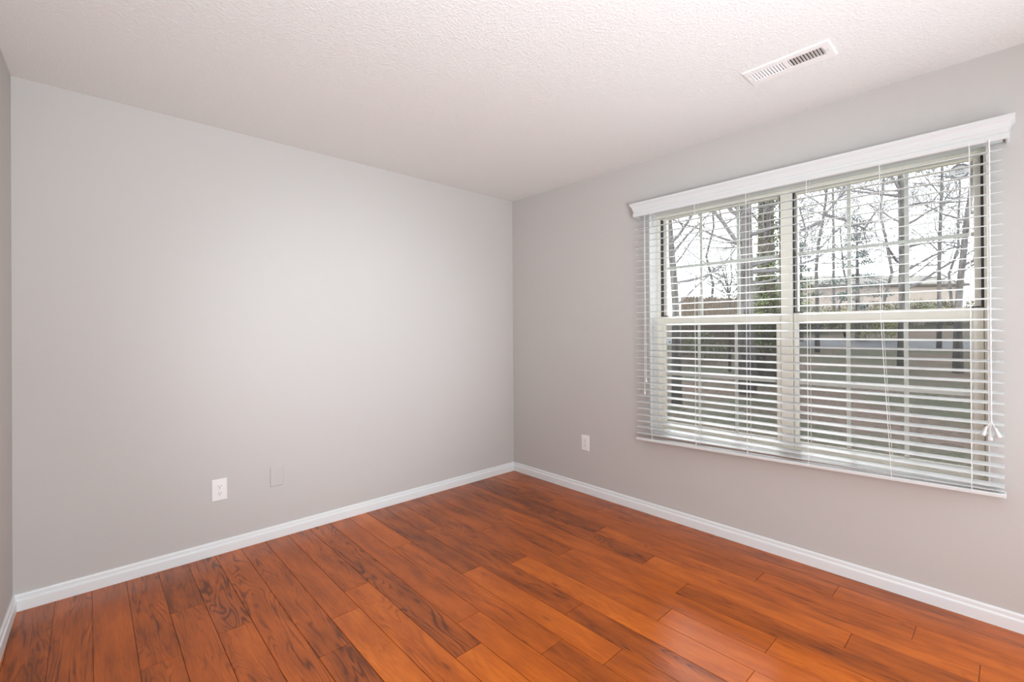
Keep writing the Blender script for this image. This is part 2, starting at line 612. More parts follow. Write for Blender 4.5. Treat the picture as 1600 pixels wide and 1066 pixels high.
# ------------------------------------------------------------------ floor planks
def build_floor():
    rnd = random.Random(4)
    PW, G = 0.1286, 0.0006
    joints = {0: [-1.1, -2.502], 1: [-0.75, -2.204, -2.804], 2: [-0.91, -1.303, -3.0], 3: [-1.722, -2.629], 4: [-0.62, -1.983, -3.1],
              5: [-1.35, -2.426], 6: [-0.8, -2.034, -3.3], 7: [-1.231, -2.434], 8: [-0.55, -1.73, -2.9], 9: [-1.136, -2.032, -3.0],
              10: [-0.633, -1.832, -3.0], 11: [-1.45, -2.6], 12: [-1.62, -2.9], 13: [-0.876, -2.2], 14: [-1.048, -2.4], 15: [-1.256, -2.5],
              16: [-1.75, -2.9], 17: [-0.824, -2.2], 18: [-0.516, -1.9], 19: [-0.864, -2.3], 20: [-1.7], 21: [-1.35, -2.8], 22: [-2.1], 23: [-1.2, -3.0], 24: [-2.0], 25: [-1.5]}
    tones = {0: [.36, .40, .46], 1: [.30, .36, .44, .50], 2: [.20, .22, .50, .5], 3: [.26, .56, .38], 4: [.30, .46, .34, .4], 5: [.30, .46, .56],
             6: [.30, .42, .58, .5], 7: [.34, .60, .58], 8: [.30, .34, .36, .5], 9: [.22, .56, .34, .5], 10: [.54, .46, .30, .5],
             11: [.40, .56, .5], 12: [.34, .66, .5], 13: [.42, .60, .5], 14: [.42, .62, .5], 15: [.36, .30, .5], 16: [.44, .56, .5],
             17: [.40, .48, .5], 18: [.30, .48, .5], 19: [.38, .36, .5], 20: [.46, .5], 21: [.38, .44, .4], 22: [.34, .4]}
    figs = {12: [1.0, .3], 17: [1.0, .5], 16: [.9, .6], 21: [.8, .8], 19: [.7, .7], 15: [.6, .7], 13: [.5, .6], 22: [.6, .5], 18: [.3, .4], 20: [.12, .1], 14: [.2, .3]}
    verts, faces, uvs, tn, sdv, fg = [], [], [], [], [], []

    def quad(pts, uvp, t, s, f):
        b = len(verts)
        verts.extend(pts)
        faces.append((b, b + 1, b + 2, b + 3))
        uvs.extend(uvp)
        tn.append(t); sdv.append(s); fg.append(f)

    for r in range(-2, 27):
        xr = -0.130 - PW * r
        xlft = xr - PW
        js = [0.05] + joints.get(r, []) + [YF - 0.05]
        tl = tones.get(r, [])
        fl = figs.get(r, [])
        for k in range(len(js) - 1):
            ya, yb = js[k], js[k + 1]           # ya > yb
            t = tl[k] if k < len(tl) else rnd.uniform(.34, .56)
            t += rnd.uniform(-.02, .02)
            f = fl[k] if k < len(fl) else rnd.choice([.15, .3, .55])
            s = rnd.uniform(0, 60)
            u0_, u1_ = 0.0, PW
            x0, x1, y0, y1 = xlft + G, xr - G, yb + G, ya - G
            e = 0.0014
            z0, zt = -0.004, 0.0
            X0_, X1_, Y0_, Y1_ = x0 + e, x1 - e, y0 + e, y1 - e
            uv = lambda x, y: (x - xlft, y - yb)
            top = [(X0_, Y0_), (X1_, Y0_), (X1_, Y1_), (X0_, Y1_)]
            mid = [(x0, y0), (x1, y0), (x1, y1), (x0, y1)]
            quad([(x, y, zt) for x, y in top], [uv(*q) for q in top], t, s, f)
            for i in range(4):
                j = (i + 1) % 4
                a, b_, c, d = mid[i], mid[j], top[j], top[i]
                quad([(a[0], a[1], -0.0012), (b_[0], b_[1], -0.0012), (c[0], c[1], zt), (d[0], d[1], zt)], [uv(*a), uv(*b_), uv(*c), uv(*d)], t * .8, s, f)
                quad([(a[0], a[1], z0), (b_[0], b_[1], z0), (b_[0], b_[1], -0.0012), (a[0], a[1], -0.0012)], [uv(*a), uv(*b_), uv(*b_), uv(*a)], -.2, s, 0)
    # subfloor
    b = len(verts)
    X0_, X1_, Y0_, Y1_ = xl(YF) - 0.2, 0.05, YF - 0.1, 0.08
    quad([(X0_, Y0_, -0.004), (X1_, Y0_, -0.004), (X1_, Y1_, -0.004), (X0_, Y1_, -0.004)], [(0, 0)] * 4, -.4, 0, 0)
    me = bpy.data.meshes.new('floor')
    me.from_pydata(verts, [], faces)
    ul = me.uv_layers.new(name='UVMap')
    for i, c in enumerate(uvs):
        ul.data[i].uv = c
    for nm, arr in (('tone', tn), ('seed', sdv), ('figure', fg)):
        at = me.attributes.new(nm, 'FLOAT', 'FACE')
        at.data.foreach_set('value', arr)
    me.materials.append(M['floor'])
    o = bpy.data.objects.new('floor', me)
    COL.objects.link(o)
    tag(o, 'reddish-brown stained oak plank floor', 'floor', kind='structure')


build_floor()

# ------------------------------------------------------------------ baseboards
BH = 0.076
BP = [(0, 0), (0.0135, 0), (0.0135, 0.045), (0.0125, 0.050), (0.0085, 0.0535), (0.0080, 0.058), (0.0080, 0.068), (0.0065, 0.073), (0.0035, BH), (0, BH)]


def baseboard(name, fn, label):
    m = MB()
    m.sweep(lambda e: [fn(e, d, z) for d, z in BP], [0, 1])
    o = m.build(name, M['trim'])
    tag(o, label, 'baseboard', kind='structure')


baseboard('baseboard_back', lambda e, d, z: (-d if e == 0 else XL + d, -d, z), 'white baseboard along the long plain wall')
baseboard('baseboard_right', lambda e, d, z: (-d, -d if e == 0 else YF, z), 'white baseboard below the window wall')
baseboard('baseboard_left', lambda e, d, z: ((XL + d, -d, z) if e == 0 else (xl(YF) + d, YF, z)), 'short run of white baseboard at the left photo edge')


# ------------------------------------------------------------------ window
def frame_ring(m, x0, x1, ya, yb, za, zb, wl, wr, wb, wt, mi=0):
    """rectangular ring: ya<yb, side widths wl at yb (left seen from inside), wr at ya"""
    m.box(x0, x1, ya, ya + wr, za, zb, mi)
    m.box(x0, x1, yb - wl, yb, za, zb, mi)
    m.box(x0, x1, ya + wr, yb - wl, za, za + wb, mi)
    m.box(x0, x1, ya + wr, yb - wl, zb - wt, zb, mi)


win = empty('window_1', (0.12, (OY0 + OY1) / 2, OZ0))
tag(win, 'almond double window of two double-hung sash pairs behind the blind', 'window', kind='structure')
# reveal lining (white returns) and sill
T = 0.006
m = MB()
m.box(0.001, 0.115, OY1 - T, OY1, OZ0, OZ1)
m.box(0.001, 0.115, OY0, OY0 + T, OZ0, OZ1)
m.box(0.001, 0.115, OY0 + T, OY1 - T, OZ1 - T, OZ1)
m.build('reveal_lining', M['reveal'], win)
m = MB(); m.box(-0.004, 0.125, OY0 + T, OY1 - T, OZ0, OZ0 + 0.012)
m.build('window_sill', M['trim'], win, bevel=0.003)
# outer frame
XF = 0.108
m = MB()
frame_ring(m, XF, 0.20, OY0 + T, OY1 - T, OZ0 + 0.012, OZ1 - T, 0.014, 0.012, 0.02, 0.016)
frame_ring(m, XF - 0.012, XF + 0.03, OY0 + T, OY1 - T, OZ0 + 0.012, OZ1 - T, 0.009, 0.007, 0.010, 0.010)
m.build('window_frame', M['frame'], win, bevel=0.0015)
MYA, MYB = -2.238, -2.178
m = MB()
m.box(0.104, 0.20, MYA, MYB, OZ0 + 0.02, OZ1 - T)
m.build('mullion', M['frame'], win, bevel=0.002)

m = MB()
m.box(0.124, 0.186, MYA - 0.006, MYB + 0.006, OZ0 + 0.02, OZ1 - T - 0.002)
m.box(0.124, 0.186, OY0 + T + 0.010, OY0 + T + 0.022, OZ0 + 0.02, OZ1 - T - 0.002)
m.build('weatherstrip', M['track'], win)
units = [(-2.1755, -1.408), (-3.002, -2.2405)]
MZ0, MZ1 = 1.300, 1.358
for ui, (ya, yb) in enumerate(units):
    # dark jamb tracks above the lower sash
    m = MB()
    m.box(0.122, 0.150, yb - 0.007, yb + 0.001, MZ1, OZ1 - 0.03)
    m.box(0.122, 0.150, ya - 0.001, ya + 0.007, MZ1, OZ1 - 0.03)
    m.build('jamb_track', M['track'], win)
    # lower sash (room side)
    x0, x1 = 0.116, 0.146
    st = 0.030 if ui == 0 else 0.034
    lo = empty('lower_sash', (0, 0, 0)); lo.parent = win; lo.location = Vector((x0, (ya + yb) / 2, OZ0 + 0.03)) - Vector(win.location)
    zb, zt = OZ0 + 0.016, MZ1
    wl, wr = (0.026, 0.024) if ui == 0 else (0.014, 0.035)
    m = MB()
    frame_ring(m, x0, x1, ya, yb, zb, zt, wl, wr, 0.042, zt - MZ0)
    m.build('sash_frame', M['frame'], lo, bevel=0.003)
    # glazing bead, stepped back
    m = MB()
    frame_ring(m, x0 + 0.008, x1 - 0.004, ya + wr, yb - wl, zb + 0.042, MZ0, 0.008, 0.004, 0.006, 0.004)
    m.build('glazing_bead', M['sash_white'], lo, bevel=0.001)
    ga, gb, g0, g1 = ya + wr, yb - wl, zb + 0.042, MZ0
    m = MB(); m.box(x0 + 0.0205, x0 + 0.0235, ga - .002, gb + .002, g0 - .002, g1 + .002)
    m.build('pane', M['glass'], lo)
    m = MB()
    for k in (1, 2):
        yc = ga + (gb - ga) * k / 3
        m.box(x0 + 0.0245, x0 + 0.0285, yc - 0.009, yc + 0.009, g0, g1)
    zc = (g0 + g1) / 2
    m.box(x0 + 0.0248, x0 + 0.0282, ga, gb, zc - 0.009, zc + 0.009)
    m.build('grille', M['sash_white'], lo)
    # finger lifts on the bottom rail
    for k in (0.24, 0.76) if ui else (0.2, 0.8):
        yc = ga + (gb - ga) * k
        m = MB()
        m.box(x0 - 0.010, x0 + 0.002, yc - 0.045, yc + 0.045, zb + 0.020, zb + 0.025)
        m.build('finger_lift', M['frame'], lo, bevel=0.001)
    m = MB()
    for yc in (ya + 0.02, yb - 0.02):
        m.box(x0 + 0.004, x1 - 0.004, yc - 0.028, yc + 0.028, zt - 0.001, zt + 0.006)
    m.build('tilt_latch', M['track'], lo, bevel=0.001)
    m = MB(); m.box(x0 - 0.004, x0 + 0.018, ya + wr + 0.01, yb - wl - 0.01, MZ0 + 0.006, MZ0 + 0.012)
    m.build('sash_lift_rail', M['frame'], lo, bevel=0.001)
    # upper sash (outer)
    x0, x1 = 0.152, 0.180
    hi = empty('upper_sash', (0, 0, 0)); hi.parent = win; hi.location = Vector((x0, (ya + yb) / 2, MZ0)) - Vector(win.location)
    zb, zt = MZ0 - 0.002, OZ1 - 0.004
    wl, wr = (0.030, 0.020) if ui == 0 else (0.014, 0.032)
    m = MB()
    frame_ring(m, x0, x1, ya, yb, zb, zt, wl, wr, 0.045, 0.022)
    m.build('sash_frame', M['frame'], hi, bevel=0.003)
    ga, gb, g0, g1 = ya + wr, yb - wl, zb + 0.045, zt - 0.022
    m = MB(); m.box(x0 + 0.0145, x0 + 0.0175, ga - .002, gb + .002, g0 - .002, g1 + .002)
    m.build('pane', M['glass'], hi)
    m = MB()
    for k in (1, 2):
        yc = ga + (gb - ga) * k / 3
        m.box(x0 + 0.0190, x0 + 0.0230, yc - 0.009, yc + 0.009, g0, g1)
    zc = (MZ1 + g1) / 2
    m.box(x0 + 0.0193, x0 + 0.0227, ga, gb, zc - 0.009, zc + 0.009)
    m.build('grille', M['sash_white'], hi)
    # insect screen outside the lower half
    m = MB(); m.box(0.190, 0.1915, ya + 0.004, yb - 0.004, OZ0 + 0.03, MZ0 + 0.02)
    m.build('insect_screen', M['screen'], win)

# round security sticker on the upper right pane
sy_, sz_ = -2.925, 2.000
sx_ = 0.1655
m = MB()


def disc(m, x, r0, r1, n=32, mi=0, a0=0.0, a1=2 * math.pi, th=0.0006):
    b = len(m.v)
    for k in range(n + 1):
        a = a0 + (a1 - a0) * k / n
        for r in (r0, r1):
            for xx in (x, x - th):
                m.v.append((xx, sy_ + r * math.cos(a), sz_ + r * math.sin(a)))
    for k in range(n):
        i, j = b + 4 * k, b + 4 * (k + 1)
        m.face((i + 1, i + 3, j + 3, j + 1), mi)
        m.face((i, j, j + 2, i + 2), mi)
        m.face((i + 2, j + 2, j + 3, i + 3), mi)
        m.face((i, i + 1, j + 1, j), mi)


disc(m, sx_, 0.0, 0.0365, mi=1)
disc(m, sx_ - 0.0008, 0.0265, 0.0345, a0=0.35, a1=2.75)
disc(m, sx_ - 0.0008, 0.0265, 0.0345, a0=3.5, a1=5.9)
disc(m, sx_ - 0.0008, 0.0345, 0.036)
for (a, b_, c, d) in ((-.012, -.004, .004, .012), (-.001, .006, .004, .012), (.009, .014, .004, .012), (-.018, .018, -.002, 0.0), (-.015, -.006, -.014, -.009), (-.003, .007, -.014, -.009), (.010, .015, -.014, -.009)):
    m.box(sx_ - 0.0016, sx_ - 0.0008, sy_ + a, sy_ + b_, sz_ + c, sz_ + d)
st = m.build('window_sticker', [M['sticker_grey'], M['sticker_white']])
tag(st, 'round grey and white sticker on the upper right window pane', 'sticker')


# ------------------------------------------------------------------ blind
BLX0, BLX1 = -0.086, -0.036
SY0, SY1 = -3.064, -1.338
blind = empty('window_blind', (-0.06, (SY0 + SY1) / 2, 0.515))
tag(blind, 'white horizontal venetian blind with open slats over the double window', 'blind')

# valance with mitred returns
VP = [(0.082, 2.040), (0.086, 2.044), (0.086, 2.062), (0.083, 2.066), (0.083, 2.080), (0.087, 2.085), (0.089, 2.097), (0.092, 2.106), (0.098, 2.114), (0.102, 2.119), (0.102, 2.131),
      (0.090, 2.131), (0.078, 2.108), (0.073, 2.085), (0.073, 2.044), (0.076, 2.040)]
VYA, VYB = -3.086, -1.318
m = MB()


def vring(k):
    out = []
    for d, z in VP:
        e = d - 0.086
        if k == 0: out.append((0.0 - 0.001, VYB + e, z))
        elif k == 1: out.append((-d, VYB + e, z))
        elif k == 2: out.append((-d, VYA - e, z))
        else: out.append((0.0 - 0.001, VYA - e, z))
    return out


m.sweep(vring, [0, 1, 2, 3])
m.build('valance', M['blind'], blind)
m = MB()
m.box(-0.070, -0.012, VYA + 0.02, VYB - 0.02, 2.046, 2.090)
m.build('headrail', M['blind'], blind, bevel=0.003)

TILT = R_(7)


def slat(zl, zr, tilt, name='slat'):
    """one crowned slat; zl at the left (y=SY1), zr at the right end"""
    m = MB()
    cx = (BLX0 + BLX1) / 2
    n = 6
    W = 0.050
    prof = []
    for k in range(n + 1):
        s = (k / n - .5)
        prof.append((s * W, 0.0014 * (1 - 4 * s * s) + 0.00135))
    for k in range(n, -1, -1):
        s = (k / n - .5)
        prof.append((s * W, 0.0014 * (1 - 4 * s * s) - 0.00135))
    ct, stt = math.cos(tilt), math.sin(tilt)

    def ring(e):
        y, z = (SY1, zl) if e == 0 else (SY0, zr)
        return [(cx + a * ct - h * stt, y, z + a * stt + h * ct) for a, h in prof]

    m.sweep(ring, [0, 1])
    return m.build(name, M['blind'], blind)


zs = []
for n in range(34):
    if n <= 17:
        z = 2.001 - 0.0438 * n
        zs.append((z, z))
    else:
        z = 1.2564 - 0.0434 * (n - 17)
        zs.append((z, z))
zs[32] = (0.609, 0.610)
zs[33] = (0.566, 0.594)
for zl, zr in zs:
    slat(zl, zr, TILT if zl > 0.6 else R_(4))
# bottom rail, lifted at its right end
m = MB()
RP = [(-.027, -.008), (.027, -.008), (.027, .006), (.024, .009), (-.024, .009), (-.027, .006)]
m.sweep(lambda e: [(-0.061 + a, SY1 + .004 if e == 0 else SY0 - .004, (0.524 if e == 0 else 0.574) + h) for a, h in RP], [0, 1])
m.build('bottom_rail', M['blind'], blind, bevel=0.002)


def rail_z(y):
    return 0.524 + (0.574 - 0.524) * (SY1 - y) / (SY1 - SY0)


for k in range(6):
    y = -1.455 - 0.3025 * k
    m = MB()

    def yy(z):
        if k != 4 or z > 1.33: return y
        return y - 0.036 * min(1, (1.33 - z) / 0.75)
    zb = rail_z(y)
    for x, dz in ((BLX0 - 0.0015, -0.004), (BLX1 + 0.0015, 0.004)):
        pts = [(x, yy(z), z) for z in (2.046, 1.7, 1.34, 1.25, 1.1, 0.9, 0.75, zb + dz + 0.006)]
        m.tube(pts, 0.0012, 6)
    for zl, zr in zs:
        z = zl + (zr - zl) * (SY1 - y) / (SY1 - SY0)
        d = 0.0245 * math.sin(TILT)
        m.tube([(BLX0 - 0.001, yy(z), z - d - 0.003), (BLX1 + 0.001, yy(z), z + d - 0.003)], 0.0007, 4)
    # lift cord and its knot at the rail
    m.tube([(-0.058, yy(0.6) + .006, zb + 0.010), (-0.066, yy(0.6) + .006, zb + 0.022), (-0.058, yy(0.6) + .006, zb + 0.034)], 0.0014, 6)
    m.build('ladder_cord', M['cord'], blind)
    m = MB()
    m.lathe(-0.061, yy(0.6), [(0.002, zb - 0.014), (0.0055, zb - 0.0125), (0.0065, zb - 0.0085)], 12)
    m.build('rail_button', M['blind'], blind)

# lift cords, right end, with three tassels
m = MB()
random.seed(3)
for q in range(3):
    ph = q * 2.1
    pts = []
    for i in range(40):
        z = 2.045 - (2.045 - 0.875) * i / 39
        pts.append((-0.098 + 0.0016 * math.cos(ph + z * 60), -3.0275 + 0.0018 * math.sin(ph + z * 60), z))
    tip = [(-0.104, -3.014, 0.853), (-0.106, -3.038, 0.851), (-0.100, -3.024, 0.838)][q]
    pts.append(tip)
    m.tube(pts, 0.0013, 6)
lc = m.build('lift_cord', M['cord'], blind)
TP = [(0.003, 0.000), (0.0045, -0.002), (0.0052, -0.010), (0.0085, -0.032), (0.0092, -0.038), (0.0085, -0.040), (0.004, -0.040)]
for i, (tx, ty, tz, ax) in enumerate(((-0.104, -3.014, 0.856, 0.30), (-0.106, -3.038, 0.854, -0.30), (-0.100, -3.024, 0.840, 0.02))):
    m = MB()
    m.lathe(0, 0, TP, 14)
    rot = Matrix.Rotation(ax, 4, 'X')
    m.v = [tuple(rot @ Vector(p) + Vector((tx, ty, tz))) for p in m.v]
    m.build('tassel', M['blind'], lc, smooth=True)
# tilt cords, left end
for q, (y, zt) in enumerate(((-1.420, 0.945), (-1.408, 0.862))):
    m = MB()
    pts = [(-0.094, -1.414 + (y + 1.414) * (i / 11), 2.045 - (2.045 - zt) * i / 11) for i in range(12)]
    m.tube(pts, 0.0012, 6)
    tcord = m.build('tilt_cord', M['cord'], blind)
    m = MB(); m.lathe(-0.094, y, [(a * .75, zt + z * .72) for a, z in TP], 14)
    m.build('tassel', M['blind'], tcord, smooth=True)


# ------------------------------------------------------------------ outlets and plates
def plate(name, wall, c, z, kind, label, cat, mat, w_=0.076, h_=0.122):
    """wall 'A': c is x on the back wall; 'B': c is y on the window wall"""
    root = empty(name, (c, -0.0005, z) if wall == 'A' else (-0.0005, c, z))
    tag(root, label, cat, 'wall outlets' if kind == 'duplex' else None)
    def P(u, v, d):       # u to the right as seen, v up, d out of the wall
        return (c + u, -0.0005 - d, z + v) if wall == 'A' else (-0.0005 - d, c - u, z + v)

    def bx(m, u0, u1, v0, v1, d0, d1, mi=0):
        b = len(m.v)
        m.v += [P(*q) for q in ((u0, v0, d0), (u1, v0, d0), (u1, v1, d0), (u0, v1, d0), (u0, v0, d1), (u1, v0, d1), (u1, v1, d1), (u0, v1, d1))]
        for q in ((0, 1, 2, 3), (4, 7, 6, 5), (0, 4, 5, 1), (1, 5, 6, 2), (2, 6, 7, 3), (3, 7, 4, 0)):
            m.face([b + i for i in q], mi)

    def cyl(m, u, v, r, d0, d1, n=14, mi=0, flat=None):
        b = len(m.v)
        for d in (d0, d1):
            for k in range(n):
                a = 2 * math.pi * k / n
                vv = r * math.sin(a)
                if flat: vv = max(-flat, min(flat, vv))
                m.v.append(P(u + r * math.cos(a), v + vv, d))
        for k in range(n):
            j = (k + 1) % n
            m.face((b + k, b + n + k, b + n + j, b + j), mi)
        m.face([b + n + k for k in range(n)][::-1], mi)
        m.face([b + k for k in range(n)], mi)

    m = MB()
    # plate with sloped rim
    b = len(m.v)
    hw, hh = w_ / 2, h_ / 2
    for (e, d) in ((0, 0), (0, 0.003), (0.004, 0.006)):
        m.v += [P(-hw + e, -hh + e, d), P(hw - e, -hh + e, d), P(hw - e, hh - e, d), P(-hw + e, hh - e, d)]
    for i in range(2):
        for j in range(4):
            k = (j + 1) % 4
            m.face((b + i * 4 + j, b + i * 4 + 4 + j, b + i * 4 + 4 + k, b + i * 4 + k))
    m.face((b + 11, b + 10, b + 9, b + 8)); m.face((b, b + 1, b + 2, b + 3))
    m.build('cover_plate', mat, root)
    if kind == 'duplex':
        for v in (0.0195, -0.0195):
            m = MB()
            cyl(m, 0, v, 0.0170, 0.004, 0.0085, 24, flat=0.0138)
            rc = m.build('receptacle', M['plate'], root)
            m = MB()
            bx(m, -0.0075, -0.0055, v + 0.001, v + 0.0085, 0.0084, 0.0088)
            bx(m, 0.0055, 0.0075, v + 0.0015, v + 0.0080, 0.0084, 0.0088)
            cyl(m, 0, v - 0.0065, 0.0026, 0.0084, 0.0088, 10)
            m.build('socket_slots', M['slot'], rc)
        m = MB(); cyl(m, 0, 0, 0.003, 0.005, 0.0068, 12)
        m.build('screw', M['screw'], root)
    else:
        for v in (0.042, -0.042):
            m = MB(); cyl(m, 0, v, 0.003, 0.005, 0.0066, 12)
            m.build('screw', mat, root)
    return root


plate('wall_outlet', 'A', -2.2915, 0.365, 'duplex', 'white duplex outlet low on the long plain wall', 'outlet', M['plate'])
plate('blank_wall_plate', 'A', -1.988, 0.379, 'blank', 'blank wall plate painted the same grey as the wall', 'wall plate', M['wall'])
plate('wall_outlet', 'B', -0.827, 0.390, 'duplex', 'white outlet between the room corner and the window', 'outlet', M['plate'])


# ------------------------------------------------------------------ ceiling vent
def vent():
    # two louvre banks throwing opposite ways
    root = empty('ceiling_vent', ((VX0 + VX1) / 2, (VY0 + VY1) / 2, H))
    tag(root, 'white rectangular louvred vent in the ceiling near the window wall', 'vent')
    m = MB()
    # stamped face: ring with a raised field round two louvre banks
    zc = H - 0.006
    ya, yb, yc0, yc1 = VY0 + 0.030, VY1 - 0.022, -2.4245, -2.4085
    xa, xb = -0.602, -0.527
    m.box(VX0 + .004, xa, VY0 + .004, VY1 - .004, zc, H)
    m.box(xb, VX1 - .004, VY0 + .004, VY1 - .004, zc, H)
    m.box(xa, xb, VY0 + .004, ya, zc, H)
    m.box(xa, xb, yb, VY1 - .004, zc, H)
    m.box(xa, xb, yc0, yc1, zc, H)
    # thin outer lip
    m.box(VX0, VX1, VY0, VY0 + .004, H - .003, H)
    m.box(VX0, VX1, VY1 - .004, VY1, H - .003, H)
    m.box(VX0, VX0 + .004, VY0 + .004, VY1 - .004, H - .003, H)
    m.box(VX1 - .004, VX1, VY0 + .004, VY1 - .004, H - .003, H)
    m.build('face_plate', M['vent'], root)
    for (y0, y1, sgn) in ((ya, yc0, 1), (yc1, yb, -1)):
        n = 11
        for k in range(n):
            y = y0 + (y1 - y0) * (k + .5) / n
            m = MB()
            L, t = 0.0135, 0.0005
            a = R_(58) if sgn > 0 else R_(-32)
            dy, dz = math.sin(a) * L / 2, math.cos(a) * L / 2
            ny, nz = math.cos(a) * t, -math.sin(a) * t
            zc2 = H - 0.0055 + dz + .0002
            b = len(m.v)
            for x in (xa - .0005, xb + .0005):
                m.v += [(x, y - dy - ny, zc2 - dz - nz), (x, y - dy + ny, zc2 - dz + nz), (x, y + dy + ny, zc2 + dz + nz), (x, y + dy - ny, zc2 + dz - nz)]
            for q in ((0, 1, 2, 3), (7, 6, 5, 4), (0, 4, 5, 1), (1, 5, 6, 2), (2, 6, 7, 3), (3, 7, 4, 0)):
                m.face([b + i for i in q])
            m.build('louvre', M['vent'], root)
    m = MB()
    m.box(hx0, hx1, hy0, hy1, H + 0.09, H + 0.10)
    m.box(hx0, hx0 + .001, hy0, hy1, H, H + 0.09); m.box(hx1 - .001, hx1, hy0, hy1, H, H + 0.09)
    m.box(hx0, hx1, hy0, hy0 + .001, H, H + 0.09); m.box(hx0, hx1, hy1 - .001, hy1, H, H + 0.09)
    m.build('duct_box', M['duct'], root)
    m = MB()
    m.box(-0.575, -0.571, VY0 + .010, VY0 + .026, zc - .010, zc)
    m.build('damper_lever', M['screw'], root, bevel=.001)
    for y in (VY0 + .012, VY1 - .012):
        m = MB(); m.lathe(-0.5615, y, [(0.0035, zc), (0.0035, zc - .001), (0.002, zc - .002)], 10)
        m.build('screw', M['vent'], root)


vent()

# ------------------------------------------------------------------ outside
FH = Vector((math.cos(YAW), math.sin(YAW), 0))
RH = Vector((math.sin(YAW), -math.cos(YAW), 0))


def outxy(px, d):
    p = CAM + FH * d + RH * ((px - PX) / F_PX * d)
    return p.x, p.y


def zpx(px, py, d):
    y0 = 516.1 + (px - 803.5) * 0.004 * -1
    return CAM.z + (y0 - py) / F_PX * d


def gz(x, y=0):
    pts = [(0, -0.35), (3, -0.30), (8, -0.08), (13, 0.30), (17, 0.55), (24, 0.78), (28, 1.05), (40, 1.9), (60, 3.0), (120, 6)]
    for (a, za), (b, zb) in zip(pts, pts[1:]):
        if x <= b:
            t = (x - a) / (b - a)
            base = za + (zb - za) * t
            break
    if not 16.6 < x < 24.4:
        base += 0.10 * noise.noise(Vector((x * .35, y * .35, 1.7))) + 0.02 * noise.noise(Vector((x * 2, y * 2, 1.7)))
    return base


def build_ground():
    m = MB()
    xs = [0.24 + 0.35 * i for i in range(60)] + [21.5 + 1.2 * i for i in range(50)]
    ys = [-14 + 0.8 * i for i in range(105)]
    for x in xs:
        for y in ys:
            m.v.append((x, y, gz(x, y)))
    ny = len(ys)
    for i in range(len(xs) - 1):
        for j in range(ny - 1):
            a = i * ny + j
            m.face((a, a + ny, a + ny + 1, a + 1))
    o = m.build('ground', M['ground'], smooth=True)
    tag(o, 'brown leaf-littered lawn outside the window', 'lawn', kind='structure')
    m = MB()
    ys = [-14 + 0.8 * i for i in range(105)]
    for y in ys:
        for x in (17.0, 24.0):
            m.v.append((x, y, gz(x, y) + 0.05))
            m.v.append((x, y, gz(x, y) - 0.1))
    for i in range(len(ys) - 1):
        a = 4 * i
        m.face((a, a + 2, a + 6, a + 4)); m.face((a + 1, a, a + 4, a + 5)); m.face((a + 2, a + 3, a + 7, a + 6))
    o = m.build('road', M['road'])
    tag(o, 'grey asphalt road crossing beyond the lawn', 'road', kind='structure')


build_ground()

RN = random.Random(11)


def rv(s=1.0):
    return Vector((RN.uniform(-1, 1), RN.uniform(-1, 1), RN.uniform(-1, 1))) * s


def branch(m, p, d, r, L, lvl, maxl, upw=0.15, spread=0.7, wig=0.22, kids=4):
    """one bending limb with side limbs"""
    n = 5 if lvl < 2 else 4
    pts, rad = [p.copy()], [r]
    q = p.copy()
    dd = d.normalized()
    for i in range(n):
        dd = (dd + rv(wig) + Vector((0, 0, upw * .3))).normalized()
        q = q + dd * (L / n)
        pts.append(q.copy())
        rad.append(max(0.0030, r * (1 - .75 * (i + 1) / n)))
    m.tube(pts, rad, 6 if lvl < 1 else (4 if lvl < 3 else 3), caps=False)
    if lvl >= maxl:
        return
    for k in range(kids + (1 if lvl else 0)):
        t = RN.uniform(.25, 1.0)
        i = min(n - 1, int(t * n))
        f = t * n - i
        bp = pts[i].lerp(pts[i + 1], min(1, f))
        ax = (pts[i + 1] - pts[i]).normalized()
        side = ax.cross(rv()).normalized()
        nd = (ax * (1 - spread * .5) + side * spread + Vector((0, 0, upw))).normalized()
        branch(m, bp, nd, rad[i] * RN.uniform(.42, .62), L * RN.uniform(.5, .72), lvl + 1, maxl, upw, spread, wig, kids)


def leaves(m, centers, n, rad, size, flat=0.0):
    for c in centers:
        c = Vector(c)
        for _ in range(n):
            v = rv()
            while v.length > 1: v = rv()
            v.z *= (1 - flat)
            p = c + v * rad
            a = rv().normalized() * size * RN.uniform(.6, 1.2)
            b_ = a.cross(rv()).normalized() * size * RN.uniform(.35, .6)
            i = len(m.v)
            m.v += [tuple(p - a * .5), tuple(p + b_ * .5), tuple(p + a * .5), tuple(p - b_ * .5)]
            m.face((i, i + 1, i + 2, i + 3))


